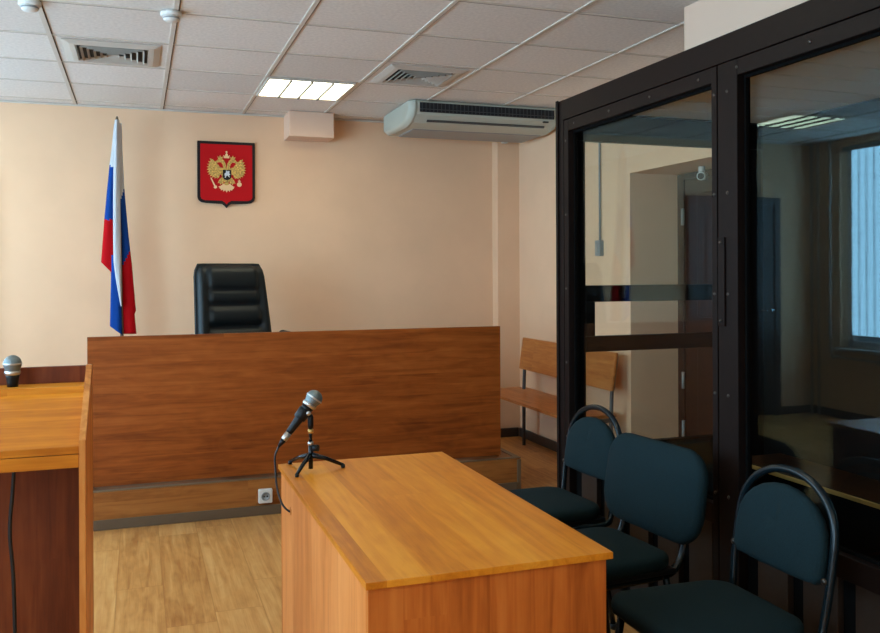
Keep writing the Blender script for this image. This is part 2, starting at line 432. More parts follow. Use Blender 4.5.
# doors
def door(name, mat, y0=None, y1=None, x=None, top=2.05):
    pass
bm = BM(); box(bm, -1.98, -1.07, YB-.035, YB-.005, .01, 2.03, .004)
for z0, z1 in ((.2, .95), (1.1, 1.9)):
    box(bm, -1.85, -1.2, YB-.043, YB-.034, z0, z1, .006)
d1 = struct('door_1', bm, 'doorgrey')
bm = BM(); box(bm, -2.05, -1.98, YB-.05, YB, 0, 2.1, .005); box(bm, -1.07, -1.0, YB-.05, YB, 0, 2.1, .005); box(bm, -1.98, -1.07, YB-.05, YB, 2.03, 2.1, .005); build('door_frame', bm, 'doorgrey', d1)
bm = BM(); cyl(bm, (-1.91, YB-.04, 1.02), (-1.91, YB-.1, 1.02), .012); cyl(bm, (-1.91, YB-.09, 1.02), (-1.78, YB-.09, 1.02), .01); build('door_handle', bm, 'chrome', d1)
bm = BM(); box(bm, RX-.04, RX-.005, 3.79, 4.87, .01, 2.0, .004)
for z0, z1 in ((.2, .95), (1.1, 1.9)):
    box(bm, RX-.048, RX-.039, 3.93, 4.73, z0, z1, .006)
d2 = struct('door_2', bm, 'doorwood')
bm = BM(); box(bm, RX-.05, RX, 4.87, 4.94, 0, 2.04, .005); box(bm, RX-.05, RX, 3.72, 3.79, 0, 2.04, .005); box(bm, RX-.05, RX, 3.79, 4.87, 2.0, 2.04, .004); build('door_frame', bm, 'doorwood', d2)
for z in (.3, .62, 1.7):
    bm = BM(); cyl(bm, (RX-.055, 4.872, z), (RX-.055, 4.872, z+.11), .011)
    build('door_hinge', bm, 'greyplastic', d2)

# ------------------------------------------------------------------ ceiling fittings
def lamp(ix, jy, label):
    x0 = GX+ix*GP+.006; y0 = GY+jy*GP+.016; w = GP-.032
    t = thing('ceiling_light', label, 'ceiling light', (x0+w/2, y0+w/2, ZC-.012), 0, 'square ceiling lights')
    bm = BM(); h = w/2
    for a in ((-h, h, -h, -h+.012), (-h, h, h-.012, h), (-h, -h+.012, -h+.012, h-.012), (h-.012, h, -h+.012, h-.012)): box(bm, *a, -.002, .012)
    build('frame', bm, 'grid', t)
    q = (w-.024)/4
    for k in range(4):
        bm = BM(); box(bm, -h+.012+k*q+.005, -h+.012+(k+1)*q-.005, -h+.012, h-.012, .003, .011); build('diffuser', bm, 'lampglow', t)
    bm = BM()
    for k in range(1, 4): box(bm, -h+.012+k*q-.0065, -h+.012+k*q+.0065, -h+.012, h-.012, -.010, .012)
    build('divider', bm, 'lamprib', t)
    return t
lamp(2, 1, 'lit square ceiling light in front of the wall duct, left of the air conditioner')
lamp(-2, 1, 'lit ceiling light out of frame at left, seen only mirrored in the dock glass')
for k, (ix, jy) in enumerate(((2, -4), (-2, -4), (2, -9), (-2, -9))):
    lamp(ix, jy, ['lit ceiling light overhead near the desk, outside the picture', 'lit ceiling light overhead near the left windows, outside the picture', 'lit ceiling light far behind the camera by the dock', 'lit ceiling light far behind the camera by the windows'][k])

def vent(ix, jy, label):
    cx = GX+ix*GP+GP/2; cy = GY+jy*GP+GP/2
    t = thing('ceiling_vent', label, 'vent', (cx, cy, ZC-.004), 0, 'square four-way ceiling vents')
    def ringsq(bm, o, i, z0, z1):
        # sloped square louvre: outer half-size o at z0, inner i at z1
        A = [bm.verts.new((sx*o, sy*o, z0)) for sx, sy in ((-1, -1), (1, -1), (1, 1), (-1, 1))]
        B = [bm.verts.new((sx*i, sy*i, z1)) for sx, sy in ((-1, -1), (1, -1), (1, 1), (-1, 1))]
        A2 = [bm.verts.new((v.co.x*1.0, v.co.y*1.0, v.co.z+.002)) for v in A]; B2 = [bm.verts.new((v.co.x, v.co.y, v.co.z+.002)) for v in B]
        for k in range(4):
            l = (k+1) % 4
            for q in ((A[k], A[l], B[l], B[k]), (A2[l], A2[k], B2[k], B2[l]), (A[l], A[k], A2[k], A2[l]), (B[k], B[l], B2[l], B2[k])): bm.faces.new(q)
    bm = BM(); ringsq(bm, .250, .215, .001, -.010); ringsq(bm, .215, .188, -.010, -.012); ringsq(bm, .188, .182, -.012, .002); build('frame', bm, 'ventwhite', t)
    bm = BM(); box(bm, -.183, .183, -.183, .183, .0015, .004); build('backing', bm, 'ventdark', t)
    bm = BM()
    for k in range(5):
        o = .165-k*.033; ringsq(bm, o, o-.010, -.017, .000)
    build('louvre', bm, 'ventlouvre', t)
    return t
vent(0, 0, 'square ceiling vent at upper left, above the flag')
vent(3, 0, 'square ceiling vent just in front of the air conditioner')

def detector(x, y, label):
    t = thing('smoke_detector', label, 'smoke detector', (x, y, ZC-.004), 0, 'round smoke detectors')
    bm = BM(); lathe(bm, [(0, 0), (.047, 0), (.049, -.005), (.049, -.018), (.045, -.023), (0, -.023)]); build('base', bm, 'whiteplastic', t)
    bm = BM(); lathe(bm, [(0, -.023), (.037, -.023), (.036, -.037), (.028, -.044), (0, -.045)]); build('sensor_cap', bm, 'whiteplastic', t)
    bm = BM(); lathe(bm, [(.0385, -.027), (.0385, -.033), (.037, -.034)]); build('slot_ring', bm, 'greyplastic', t)
detector(-.455, 4.30, 'round smoke detector at the top left edge of the ceiling')
detector(.155, 4.27, 'round smoke detector right of the left ceiling vent')

# wall duct box
bm = BM(); box(bm, 1.094, 1.442, 6.6, YB, 2.44, ZC-.001, .004)
tag(build('boxed_duct', bm, 'duct'), 'small peach box duct on the back wall under the ceiling light', 'duct')
# box above the dock
bm = BM(); box(bm, 2.42, XR, .4, 3.445, 2.20, ZC-.001, .004)
tag(build('duct_casing', bm, 'duct'), 'large pale boxed duct above the dark glass dock', 'duct')

# air conditioner
t = thing('air_conditioner', 'long white air conditioner under the ceiling in the far right corner', 'air conditioner', (0, 0, 0))
X0, X1 = 1.835, 3.045
prof = [(6.62, 2.625), (6.62, 2.495), (6.55, 2.468), (6.10, 2.462), (5.98, 2.482), (5.905, 2.53), (5.885, 2.57), (5.885, 2.622), (5.90, 2.632), (6.56, 2.632)]
bm = BM(); prism(bm, prof, X0+.055, X1-.055, 'X'); build('casing', bm, 'acbody', t)
def endcap(x, sx):
    bm = BM()
    cy0 = sum(p[0] for p in prof)/len(prof); cz0 = sum(p[1] for p in prof)/len(prof)
    rings = []
    for k in range(6):
        a = k/5*math.pi/2
        ins = .055*(1-math.cos(a)); off = .055*math.sin(a)
        ring = []
        for (y, z) in prof:
            ry = y + (ins if y < cy0 else -ins)*.9
            rz = z + (ins*.5 if z < cz0 else -ins*.15)
            ring.append(bm.verts.new((x+sx*off, ry, rz)))
        rings.append(ring)
    n = len(prof)
    for A, B in zip(rings, rings[1:]):
        for k in range(n):
            f = bm.faces.new((A[k], A[(k+1) % n], B[(k+1) % n], B[k])); f.smooth = True
    bm.faces.new(rings[-1]); bm.faces.new(rings[0][::-1])
    build('end_cap', bm, 'acbody', t)
endcap(X0+.055, -1); endcap(X1-.055, 1)
bm = BM(); box(bm, X0+.075, X1-.07, 5.878, 5.889, 2.545, 2.613, .002); g = build('outlet_grille', bm, 'acdark', t)
bm = BM()
nv = 36
for k in range(nv):
    x = X0+.09+k*(X1-X0-.18)/(nv-1); box(bm, x-.002, x+.002, 5.873, 5.882, 2.549, 2.609)
build('vane', bm, 'acvane', g)
bm = BM(); box(bm, X0+.075, X1-.07, 5.868, 5.884, 2.564, 2.567); build('flap_edge', bm, 'acvane', g)
bm = BM()
# intake seam on the sloped lower front
for (x0, x1) in ((X0+.15, X1-.12),):
    vs = [(x0, 5.962, 2.4925), (x1, 5.962, 2.4925), (x1, 5.946, 2.5025), (x0, 5.946, 2.5025)]
    A = [bm.verts.new(v) for v in vs]; B = [bm.verts.new((v[0], v[1]-.004, v[2]-.005)) for v in vs]
    bm.faces.new(A); bm.faces.new(B[::-1])
    for k in range(4): bm.faces.new((A[k], A[(k+1) % 4], B[(k+1) % 4], B[k]))
build('seam_strip', bm, 'acvane', t)
bm = BM(); box(bm, X0+.1, X1-.06, 6.13, 6.5, 2.456, 2.466, .003); build('intake_panel', bm, 'greyplastic', t)
bm = BM(); box(bm, X1-.16, X1-.12, 5.874, 5.894, 2.533-.016, 2.533-.006); build('display', bm, 'acdark', t)

# motion sensor under the air conditioner
t = thing('motion_sensor', 'tiny white motion sensor on the corner pilaster beneath the air conditioner', 'sensor', (2.93, 6.73, 2.50))
bm = BM(); box(bm, -.028, .022, -.05, 0, -.02, .025, .008); build('body', bm, 'whiteplastic', t)
bm = BM(); lathe(bm, [(0, .02), (.014, .018), (.02, .008), (.021, 0)], 16, Matrix.Translation((-.005, -.05, .005)) @ Matrix.Rotation(R(90), 4, 'X')); build('lens', bm, 'greyplastic', t)

# ------------------------------------------------------------------ podium and judge bench
t = thing('podium', 'low wood-fronted platform under the judge bench', 'platform', (1.0, 5.06, 0))
PX0, PX1 = -.36-1.0, 2.305-1.0
bm = BM(); box(bm, PX0, PX1, 0, YB-5.06-.001, 0, .205); build('platform_body', bm, 'podium', t)
bm = BM(); box(bm, PX0, PX1+.004, -.004, .03, .2052, .212, .0015); box(bm, PX1-.03, PX1+.005, .03, YB-5.06-.001, .197, .212, .002); box(bm, PX1-.02, PX1+.006, -.006, .02, 0, .197, .002)
build('edge_trim', bm, 'trimgrey', t, label='brown metal edge strip')
bm = BM(); box(bm, PX0, PX1-.021, -.014, 0, 0, .055, .003); build('skirting', bm, 'skirt', t)
t = thing('wall_socket', 'white power socket on the front of the low platform', 'socket', (.69, 5.06, .112))
bm = BM(); box(bm, -.04, .04, -.032, 0, -.04, .04, .006); build('housing', bm, 'whiteplastic', t)
bm = BM(); lathe(bm, [(0, .0325), (.021, .0325), (.0215, .035), (.024, .035), (.025, .032)], 24, Matrix.Rotation(R(90), 4, 'X')); build('socket_face', bm, 'greyplastic', t)
bm = BM(); cyl(bm, (-.009, -.0324, 0), (-.009, -.0362, 0), .0045, 10); cyl(bm, (.009, -.0324, 0), (.009, -.0362, 0), .0045, 10); build('contact_hole', bm, 'black', t)

t = thing('judge_bench', 'long dark walnut judge bench with a solid front on the platform', 'bench', (.96, 5.1, .212))
BX0, BX1, BZ = -.262-.96, 2.19-.96, 1.05-.212
bm = BM(); box(bm, BX0, BX1, 0, .02, .014, BZ, .0015); build('front_panel', bm, 'bench', t)
for x in (BX0, BX1-.02):
    bm = BM(); box(bm, x, x+.02, .021, .40, 0, .715, .0015); build('side_panel', bm, 'benchv', t)
bm = BM(); box(bm, BX0+.021, BX1-.021, .022, .44, .72, .745, .0015); build('worktop', bm, 'bench', t)

# ------------------------------------------------------------------ judge chair
t = thing('judge_armchair', 'high-backed black-green leather armchair behind the judge bench', 'armchair', (.632, 5.97, .228), R(15))
def chairback():
    # front of the chair faces -Y; back plane leans towards +Y
    bm = BM()
    nu, nv_ = 33, 49
    def half(v):   # half width along height
        return .278 - .040*v
    def surf(u, v, side):
        hw = half(v); z = .42 + v*.805
        x = (2*u-1)*hw
        ax = abs(2*u-1)
        # rounded corners at the top
        if v > .9:
            k = (v-.9)/.1; x *= 1-.10*k*k
        e = min(1, (1-ax)/.10); ez = min(1, (1-v)/.06, v/.05)
        edge = math.sqrt(max(0, 1-(1-e)**2))*math.sqrt(max(0, 1-(1-ez)**2))
        d = .052*edge
        if side < 0:
            inner = min(1, max(0, (.74-ax)/.07))
            puff = 0
            # centre cushions
            for c, h in ((.36, .11), (.575, .085), (.735, .075)):
                q = abs(v-c)/h
                if q < 1: puff = max(puff, math.sqrt(1-q**2.4))
            if v > .80: puff = 1
            if v < .25: puff = max(puff, .8)
            boundary = 1-min(1, abs(ax-.72)/.05)
            vb = 1 if v < .80 else max(0, 1-(v-.80)/.12)
            diag = 0
            d += .022*inner*puff - .022*boundary*vb + .012*(1-inner)*vb*edge
            d -= .026*inner*(1-puff)
            if v > .80: d += .012*edge*(1-((v-.9)/.1)**2)
        y = side*d + .10*v + .05*v*v
        return Vector((x, y, z))
    grids = []
    for side in (-1, 1):
        g = [[bm.verts.new(surf(i/(nu-1), j/(nv_-1), side)) for i in range(nu)] for j in range(nv_)]
        for j in range(nv_-1):
            for i in range(nu-1):
                f = bm.faces.new((g[j][i], g[j][i+1], g[j+1][i+1], g[j+1][i])); f.smooth = True
        grids.append(g)
    bmesh.ops.remove_doubles(bm, verts=bm.verts[:], dist=.0004)
    return build('backrest', bm, 'leather', t), surf
back, surf = chairback()
bm = BM()
rim = [surf(0, v/20, 0) for v in range(1, 20)] + [surf(u/12, 1, 0)+Vector((0, 0, .0)) for u in range(0, 13)] + [surf(1, v/20, 0) for v in range(19, 0, -1)]
tube(bm, rim, .011, 8); build('piping', bm, 'leatherseam', back)
bm = BM(); pad(bm, rrect(.52, .50, .09, 6), .11, .03, Matrix.Translation((0, -.22, .44)), .012); build('seat', bm, 'leather', t)
for s in (-1, 1):
    bm = BM(); tube(bm, smooth_path([(s*.26, .06, .50), (s*.30, .04, .60), (s*.315, .0, .738), (s*.315, -.10, .752), (s*.315, -.30, .735), (s*.30, -.36, .68), (s*.27, -.34, .48)], 5), .02, 10); build('armrest', bm, 'blackplastic', t)
bm = BM(); cyl(bm, (0, -.2, .08), (0, -.2, .38), .03); build('gas_column', bm, 'blackmetal', t)
for k in range(5):
    a = R(90+72*k); bm = BM()
    tube(bm, [(0, -.2, .10), (.15*math.cos(a), -.2+.15*math.sin(a), .095), (.30*math.cos(a), -.2+.30*math.sin(a), .068)], [.03, .025, .016], 10)
    f = build('foot', bm, 'blackplastic', t)
    bm = BM(); c = Vector((.29*math.cos(a), -.2+.29*math.sin(a), .026)); dv = Vector((-math.sin(a), math.cos(a), 0))
    cyl(bm, c-dv*.025, c+dv*.025, .026, 16); build('caster', bm, 'blackplastic', f)

# ------------------------------------------------------------------ flag
t = thing('flag', 'white, blue and red tricolour flag hanging on a pole at the back wall', 'flag', (-.10, 6.5, .212))
YFP = 6.5
import math as _m
f_, yaw_, roll_, cy_ = 865., R(19.27), R(-.25), 271.7
def at_y(px, py, Y):
    c, s = math.cos(roll_), math.sin(roll_)
    a, b = px-440, py-cy_
    xx = c*a+s*b; yy = -s*a+c*b
    r = xx/f_; z = -yy/f_
    d = Vector((math.sin(yaw_)+r*math.cos(yaw_), math.cos(yaw_)-r*math.sin(yaw_), z))
    return d*(Y/d.y)+Vector((0, 0, 1.4))
FO = Vector((-.10, 6.5, .212))
pt = at_y(117, 123, YFP)-FO; pbm = at_y(122, 341, YFP)-FO
bm = BM(); tube(bm, [(.03, 0, 0.02), pbm, pt], .012, 12); build('pole', bm, 'polewood', t)
bm = BM(); lathe(bm, [(0, .05), (.007, .042), (.012, .022), (.012, .008), (.007, 0), (0, -.005)], 14, Matrix.Translation(pt)); build('finial', bm, 'polewood', t)
bm = BM(); lathe(bm, [(0, .035), (.03, .033), (.06, .02), (.14, .012), (.14, 0), (0, 0)], 24, Matrix.Translation((.03, 0, 0))); build('stand_base', bm, 'blackmetal', t)
def interp(tab, y):
    for (y0, *a), (y1, *b) in zip(tab, tab[1:]):
        if y0 <= y <= y1:
            k = (y-y0)/(y1-y0); return [p+(q-p)*k for p, q in zip(a, b)]
    return list(tab[-1][1:]) if y > tab[-1][0] else list(tab[0][1:])
def drape(bm, tab, yoff, thick, colour, slant=0.0, n=12, bot=None):
    """tab rows: (py, px left, px right).  closed lens-shaped fold, coloured by colour(py, u)."""
    y0, y1 = tab[0][0], tab[-1][0]
    rows = []; m = 64
    for r in range(m+1):
        ring = []
        for k in range(2*n):
            u = k/n if k <= n else 2-k/n
            s = -1 if k <= n else 1
            yy = y0+(y1-y0)*r/m
            ysh = yy
            if bot: ysh = yy + bot(u)*max(0, (r/m))**3
            L_, R_ = interp(tab, yy)
            p = at_y(L_+(R_-L_)*u, ysh, YFP)
            w = math.sin(math.pi*u)**.7 if 0 < u < 1 else 0
            ripple = .2*math.sin(u*5+yy*.02)*w
            p.y += yoff + s*thick*w*.5 + thick*.5*ripple
            ring.append((bm.verts.new(p-FO), ysh, u))
        rows.append(ring)
    for A, B in zip(rows, rows[1:]):
        for k in range(2*n):
            l = (k+1) % (2*n)
            f = bm.faces.new((A[k][0], A[l][0], B[l][0], B[k][0])); f.smooth = True
            f.material_index = colour((A[k][1]+B[k][1])/2, (A[k][2]+A[l][2])/2)
    bm.faces.new([a[0] for a in rows[0]]); bm.faces.new([a[0] for a in rows[-1]][::-1]).material_index = colour(rows[-1][0][1], .5)
# right fold (behind), left fold, middle fold (front)
bm = BM()
drape(bm, [(123, 117, 121.5), (150, 117, 122.5), (190, 117.5, 124.5), (230, 119, 128), (265, 120, 132), (300, 120, 135), (311, 120, 136), (313, 120, 134.5), (334, 121, 136.5)], .02, .05,
      lambda y, u: 0 if y < 205-(u)*17 else (1 if y < 270-u*20 else 2))
drape(bm, [(124, 114, 118), (150, 111.5, 118), (165, 109.5, 117.5), (190, 107, 117), (219, 104.3, 117), (245, 102.3, 117), (262, 101, 117)], .0, .045,
      lambda y, u: 0 if y < 165+u*6 else (1 if y < 218+u*4 else 2), bot=lambda u: 16*u)
drape(bm, [(255, 111, 119), (275, 111, 120.5), (300, 110.5, 121.5), (326, 110, 122.5)], -.012, .04,
      lambda y, u: 1, bot=lambda u: 9*u)
drape(bm, [(121, 114.8, 119.5), (150, 113.8, 120), (190, 113.3, 120.3), (230, 113.2, 120.8), (262, 113.6, 121.3), (280, 116, 121.6), (295, 118.6, 121.8), (306, 120.6, 122)], -.035, .05,
      lambda y, u: 0)
build('flag_cloth', bm, ['flagwhite', 'flagblue', 'flagred'], t)

# ------------------------------------------------------------------ coat of arms shield
t = thing('wall_shield', 'red shield with a gold double-headed eagle and black border on the back wall', 'emblem', (.649, YB, 2.178))
U = .0010645
def zc(x, y): return ((x-325)*U, -(y-322)*U)
PN = [0]
def poly(bm, pts, d0, d1, mi=0):
    PN[0] += 1; prism(bm, [zc(*p) for p in pts], -d0+.00005*(PN[0] % 23), -d1-.00012*(PN[0] % 23), 'Y', mi)
outl = [(122, 106), (529, 106), (529, 510), (523, 530), (503, 546), (470, 551), (358, 553), (339, 566), (325, 588), (311, 566), (293, 553), (180, 551), (148, 546), (128, 530), (122, 510)]
outl = [(x, y) for x, y in outl]
bm = BM(); prism(bm, [zc(*p) for p in outl], -.001, -.022, 'Y', bev=.003); build('border', bm, 'black', t, label='black border of the shield')
inn = [(143, 127), (508, 127), (508, 508), (500, 523), (478, 532), (358, 533), (338, 545), (325, 560), (312, 545), (293, 533), (174, 532), (152, 523), (143, 508)]
bm = BM(); prism(bm, [zc(*p) for p in inn], -.021, -.026, 'Y'); build('field', bm, 'red', t, label='red field of the shield')
bm = BM()
def fan(cx, cy, tips, inner, w, mi=0):
    for (tx, ty) in tips:
        dx, dy = tx-cx, ty-cy; L_ = math.hypot(dx, dy); nx, ny = -dy/L_*w, dx/L_*w
        sx, sy = cx+dx*inner, cy+dy*inner
        pts = [(sx-nx*.5, sy-ny*.5), (cx+dx*.8-nx, cy+dy*.8-ny), (tx, ty), (cx+dx*.8+nx, cy+dy*.8+ny), (sx+nx*.5, sy+ny*.5)]
        poly(bm, pts, .0255+.003*random.random(), .031, mi)
# wings
for s in (-1, 1):
    mx = lambda p: (325+s*(325-p[0])*-1, p[1]) if s > 0 else p
    flip = lambda pts: [(650-x, y) for x, y in pts] if s > 0 else pts
    wing = flip([(302, 300), (278, 292), (262, 270), (240, 262), (214, 270), (204, 300), (206, 335), (222, 352), (250, 350), (282, 346), (300, 330)])
    poly(bm, wing, .0255, .0345)
    c = (650-285, 300) if s > 0 else (285, 300)
    tips = flip([(207, 232), (197, 252), (190, 272), (187, 292), (186, 312), (189, 331), (196, 347), (208, 360), (224, 370), (241, 376), (259, 376)])
    fan(c[0], c[1], tips, .35, 9.5)
    # neck and head with beak
    poly(bm, flip([(322, 318), (300, 312), (302, 288), (296, 268), (282, 256), (266, 258), (254, 266), (240, 258), (256, 246), (268, 234), (286, 230), (306, 242), (318, 266), (323, 292)]), .0255, .032)
    # crown on head
    poly(bm, flip([(266, 232), (262, 214), (272, 222), (280, 206), (288, 222), (298, 214), (296, 233)]), .0255, .031)
    # leg and claw
    poly(bm, flip([(308, 372), (288, 366), (272, 386), (262, 408), (276, 406), (282, 420), (290, 408), (300, 416), (304, 396)]), .0255, .031)
# breast and tail
poly(bm, [(296, 300), (354, 300), (362, 340), (352, 380), (338, 400), (345, 430), (325, 440), (305, 430), (312, 400), (298, 380), (288, 340)], .0255, .030)
build('eagle', bm, 'eagle', t, label='gold double-headed eagle')
bm = BM()
fan(325, 395, [(276, 446), (286, 460), (303, 468), (325, 474), (347, 468), (364, 460), (376, 446)], .35, 9)
poly(bm, [(268, 432), (300, 424), (325, 432), (350, 424), (382, 432), (366, 452), (325, 450), (284, 452)], .0255, .0305)
build('tail', bm, 'eaglehi', t, label='pale gold tail of the eagle')
bm = BM()
poly(bm, [(306, 226), (303, 204), (314, 212), (318, 196), (323, 192), (323, 184), (318, 184), (318, 179), (323, 179), (323, 174), (328, 174), (328, 179), (333, 179), (333, 184), (328, 184), (328, 192), (333, 196), (337, 212), (347, 204), (344, 226)], .0255, .031)
build('crown', bm, 'eaglehi', t, label='pale gold crown')
bm = BM()
poly(bm, [(212, 372), (218, 368), (246, 424), (256, 428), (258, 442), (246, 448), (234, 442), (238, 430)], .0255, .030)
build('sceptre', bm, 'eaglehi', t, label='pale gold sceptre')
bm = BM()
poly(bm, [(415+17*math.cos(a*.4), 414+17*math.sin(a*.4)) for a in range(16)], .0255, .031)
poly(bm, [(412, 400), (412, 392), (405, 392), (405, 387), (412, 387), (412, 379), (418, 379), (418, 387), (425, 387), (425, 392), (418, 392), (418, 400)], .0255, .030)
build('orb', bm, 'eaglehi', t, label='pale gold orb with a cross')
bm = BM(); poly(bm, [(298, 312), (358, 312), (358, 362), (350, 378), (328, 386), (306, 378), (298, 362)], .0295, .038); e = build('breast_shield', bm, 'black', t, label='small dark shield on the breast')
bm = BM()
poly(bm, [(308, 352), (312, 336), (322, 330), (318, 320), (326, 316), (330, 324), (338, 318), (346, 324), (342, 334), (350, 346), (342, 348), (346, 366), (338, 362), (332, 352), (322, 356), (318, 370), (310, 366), (316, 354)], .0375, .0415)
build('rider', bm, 'rider', e, label='silver rider on a horse')

# ------------------------------------------------------------------ waiting bench on the right wall
t = thing('wall_bench', 'long wooden bench with a backrest along the right wall', 'bench', (2.8, 5.7, 0))
bm = BM(); prism(bm, [(u, v) for u, v in rrect(.40, 1.48, .05, 5, 0, .04)], .432, .452, 'Z', bev=.004); build('seat', bm, 'seatwood', t)
bm = BM()
pr = [(.118, .612), (.134, .614), (.170, .862), (.154, .864)]
prism(bm, pr, -.74, .72, 'Y', bev=.004); build('backrest', bm, 'seatwood', t)
for y in (-.70, .66):
    bm = BM(); tube(bm, [(.178, y, .845), (.142, y, .60), (.135, y, .42), (.135, y, .0)], .015, 4); build('rear_leg', bm, 'metalgrey', t)
    bm = BM(); tube(bm, [(-.13, y, 0), (-.13, y, .425)], .015, 4); build('front_leg', bm, 'metalgrey', t)
    bm = BM(); box(bm, -.145, .15, y-.012, y+.012, .405, .431); build('seat_bracket', bm, 'metalgrey', t)

# conduit, switch, camera on the right wall
t = thing('wall_switch', 'small grey switch box under a thin conduit on the right wall', 'switch', (XR, 5.35, 1.56))
bm = BM(); box(bm, -.035, 0, -.035, .035, -.055, .055, .006); build('housing', bm, 'conduit', t)
bm = BM(); box(bm, -.042, -.034, -.014, .014, -.03, .03, .003); build('rocker', bm, 'greyplastic', t)
bm = BM(); cyl(bm, (-.012, 0, .056), (-.012, 0, ZC-1.56), .008, 10); build('conduit', bm, 'conduit', t)
t = thing('security_camera', 'small white security camera under the lintel of the wall recess', 'camera', (3.30, 4.52, 2.045))
bm = BM(); cyl(bm, (0, 0, 0), (0, 0, -.035), .02, 14); build('mount', bm, 'whiteplastic', t)
bm = BM(); tube(bm, [(.03, .02, -.055), (-.02, -.03, -.06), (-.05, -.06, -.068)], [.026, .028, .026], 14); c = build('camera_body', bm, 'whiteplastic', t)
bm = BM(); tube(bm, [(-.05, -.06, -.068), (-.053, -.063, -.069)], .02, 14); build('lens', bm, 'black', c)

# ------------------------------------------------------------------ dark glass dock
D0, DX = 1.92, 1.865
KD = DX/D0
Y0 = 3.70*KD
def Ys(y): return y*KD
def Zs(z): return 1.4+(z-1.4)*KD if z > .1 else z
def Xs(x): return DX+(x-D0) if x < D0+.1 else (x if x > 2.98 else x*KD)
t = thing('defendant_dock', 'dark brown framed glass dock along the right wall', 'glass dock', (DX, Y0, 0))
def dbox(name, x0, x1, y0, y1, z0, z1, mat='dockframe', bev=.002, parent=None, **kw):
    bm = BM(); box(bm, Xs(x0)-DX, Xs(x1)-DX, Ys(y0)-Y0, Ys(y1)-Y0, Zs(z0), Zs(z1), bev); return build(name, bm, mat, parent or t, **kw)
ZT = 2.215
YE = 0.55        # near end, outside the picture
dbox('corner_post', D0, D0+.07, 3.70, 3.765, 0, ZT+.003)
dbox('post_flange', D0-.008, D0-.0005, 3.745, 3.767, 0, ZT+.006)
dbox('top_beam', D0-.004, D0+.075, YE, 3.70, 2.12, ZT)
dbox('far_top_beam', D0+.07, XR-.002, 3.70, 3.765, 2.16, ZT)
# front bays: fixed pane, then door, then a pane outside the picture
def bay(y0, y1, st0, st1, kind):
    fr = BM()
    yy = [Ys(y0)-Y0, Ys(y1)-Y0]
    zt, zg, zb, zr = Zs(2.118), Zs(2.063), Zs(.574), Zs(.505)
    box(fr, 0, .055, yy[0], yy[0]+st0, .02, zt, .002); box(fr, 0, .055, yy[1]-st1, yy[1], .02, zt, .002)
    box(fr, .001, .055, yy[0]+st0, yy[1]-st1, zg, zt, .002)
    box(fr, .001, .055, yy[0]+st0, yy[1]-st1, zr, zb, .002)
    box(fr, .001, .055, yy[0]+st0, yy[1]-st1, .02, .09, .002)
    f = build(kind, fr, 'dockframe', t)
    bm = BM(); box(bm, .040, .048, yy[0]+st0+.001, yy[1]-st1-.001, zb+.001, zg-.001); build('glass_pane', bm, 'glass', f)
    bm = BM()
    w = .010
    box(bm, .028, .039, yy[0]+st0+.0005, yy[0]+st0+w, zb+.0005, zg-.0005); box(bm, .028, .039, yy[1]-st1-w, yy[1]-st1-.0005, zb+.0005, zg-.0005)
    box(bm, .028, .039, yy[0]+st0+w, yy[1]-st1-w, zg-w, zg-.0005); box(bm, .028, .039, yy[0]+st0+w, yy[1]-st1-w, zb+.0005, zb+w)
    build('gasket', bm, 'gasket', f)
    bm = BM(); box(bm, .036, .046, yy[0]+st0+.001, yy[1]-st1-.001, .091, zr-.001); build('lower_backing', bm, 'gasket', f)
    bm = BM(); y = yy[0]+st0+.02
    while y+.13 < yy[1]-st1:
        box(bm, .012, .035, y, y+.135, .091, zr-.001, .002); y += .2
    build('lower_slats', bm, 'dockslat', f)
    sp_ = [(ya, .3+k*.34) for ya in (yy[0]+st0/2, yy[1]-st1/2) for k in range(6)]+[(yy[0]+.1+k*(yy[1]-yy[0]-.2)/3, Zs(2.09)) for k in range(4)]
    for (ya, z) in sp_:
        bm = BM(); lathe(bm, [(0, .003), (.005, .0025), (.0065, 0)], 10, Matrix.Translation((0, ya, z)) @ Matrix.Rotation(R(-90), 4, 'Y'))
        build('screw_head', bm, 'screw', f)
    return f
bay(2.545, 3.695, .028, .04, 'fixed_frame')
dr = bay(1.32, 2.538, .05, .10, 'door_leaf')
dbox('latch_plate', D0-.007, D0+.0, 2.497, 2.532, 1.207, 1.515, 'dockframe', .002, parent=dr)
for z in (1.225, 1.497):
    bm = BM(); lathe(bm, [(0, .006), (.005, .005), (.006, 0)], 12, Matrix.Translation((-.007, Ys(2.514)-Y0, Zs(z))) @ Matrix.Rotation(R(-90), 4, 'Y'))
    build('bolt_head', bm, 'screw', dr)
bay(YE, 1.31, .05, .05, 'near_frame')
# far end wall of the dock, facing the camera
def ebox(name, x0, x1, z0, z1, mat='dockframe', y0=3.715, y1=3.755, **kw): return dbox(name, x0, x1, y0, y1, z0, z1, mat, .002, **kw)
ebox('end_top_rail', D0+.07, XR-.002, 2.03, 2.159)
ebox('end_stile', D0+.07, 2.045, .02, 2.029)
ebox('end_stile', 2.9505, XR-.002, .02, 2.029)
ebox('upper_rail', 2.0455, 2.950, 1.25, 1.33)
ebox('lower_rail', 2.0455, 2.950, 1.008, 1.083)
ebox('hatch_stile', 2.0455, 2.096, 1.0835, 1.2495)
ebox('base_panel', 2.0455, 2.950, .02, .555)
ebox('end_glass', 2.046, 2.9495, 1.3305, 2.0295, 'glass2', 3.732, 3.739)
ebox('end_glass', 2.046, 2.9495, .5555, 1.0075, 'glass2', 3.732, 3.739)
dbox('rear_cladding', 3.0, XR-.003, YE, 3.714, 0, 2.158, 'dockdark')
bm = BM()
y = Ys(3.70)
while y > Ys(YE)+.2:
    box(bm, .08, 3.05-DX, y-.182-Y0, y-.010-Y0, Zs(2.162), Zs(2.162)+.014, .003); y -= .185
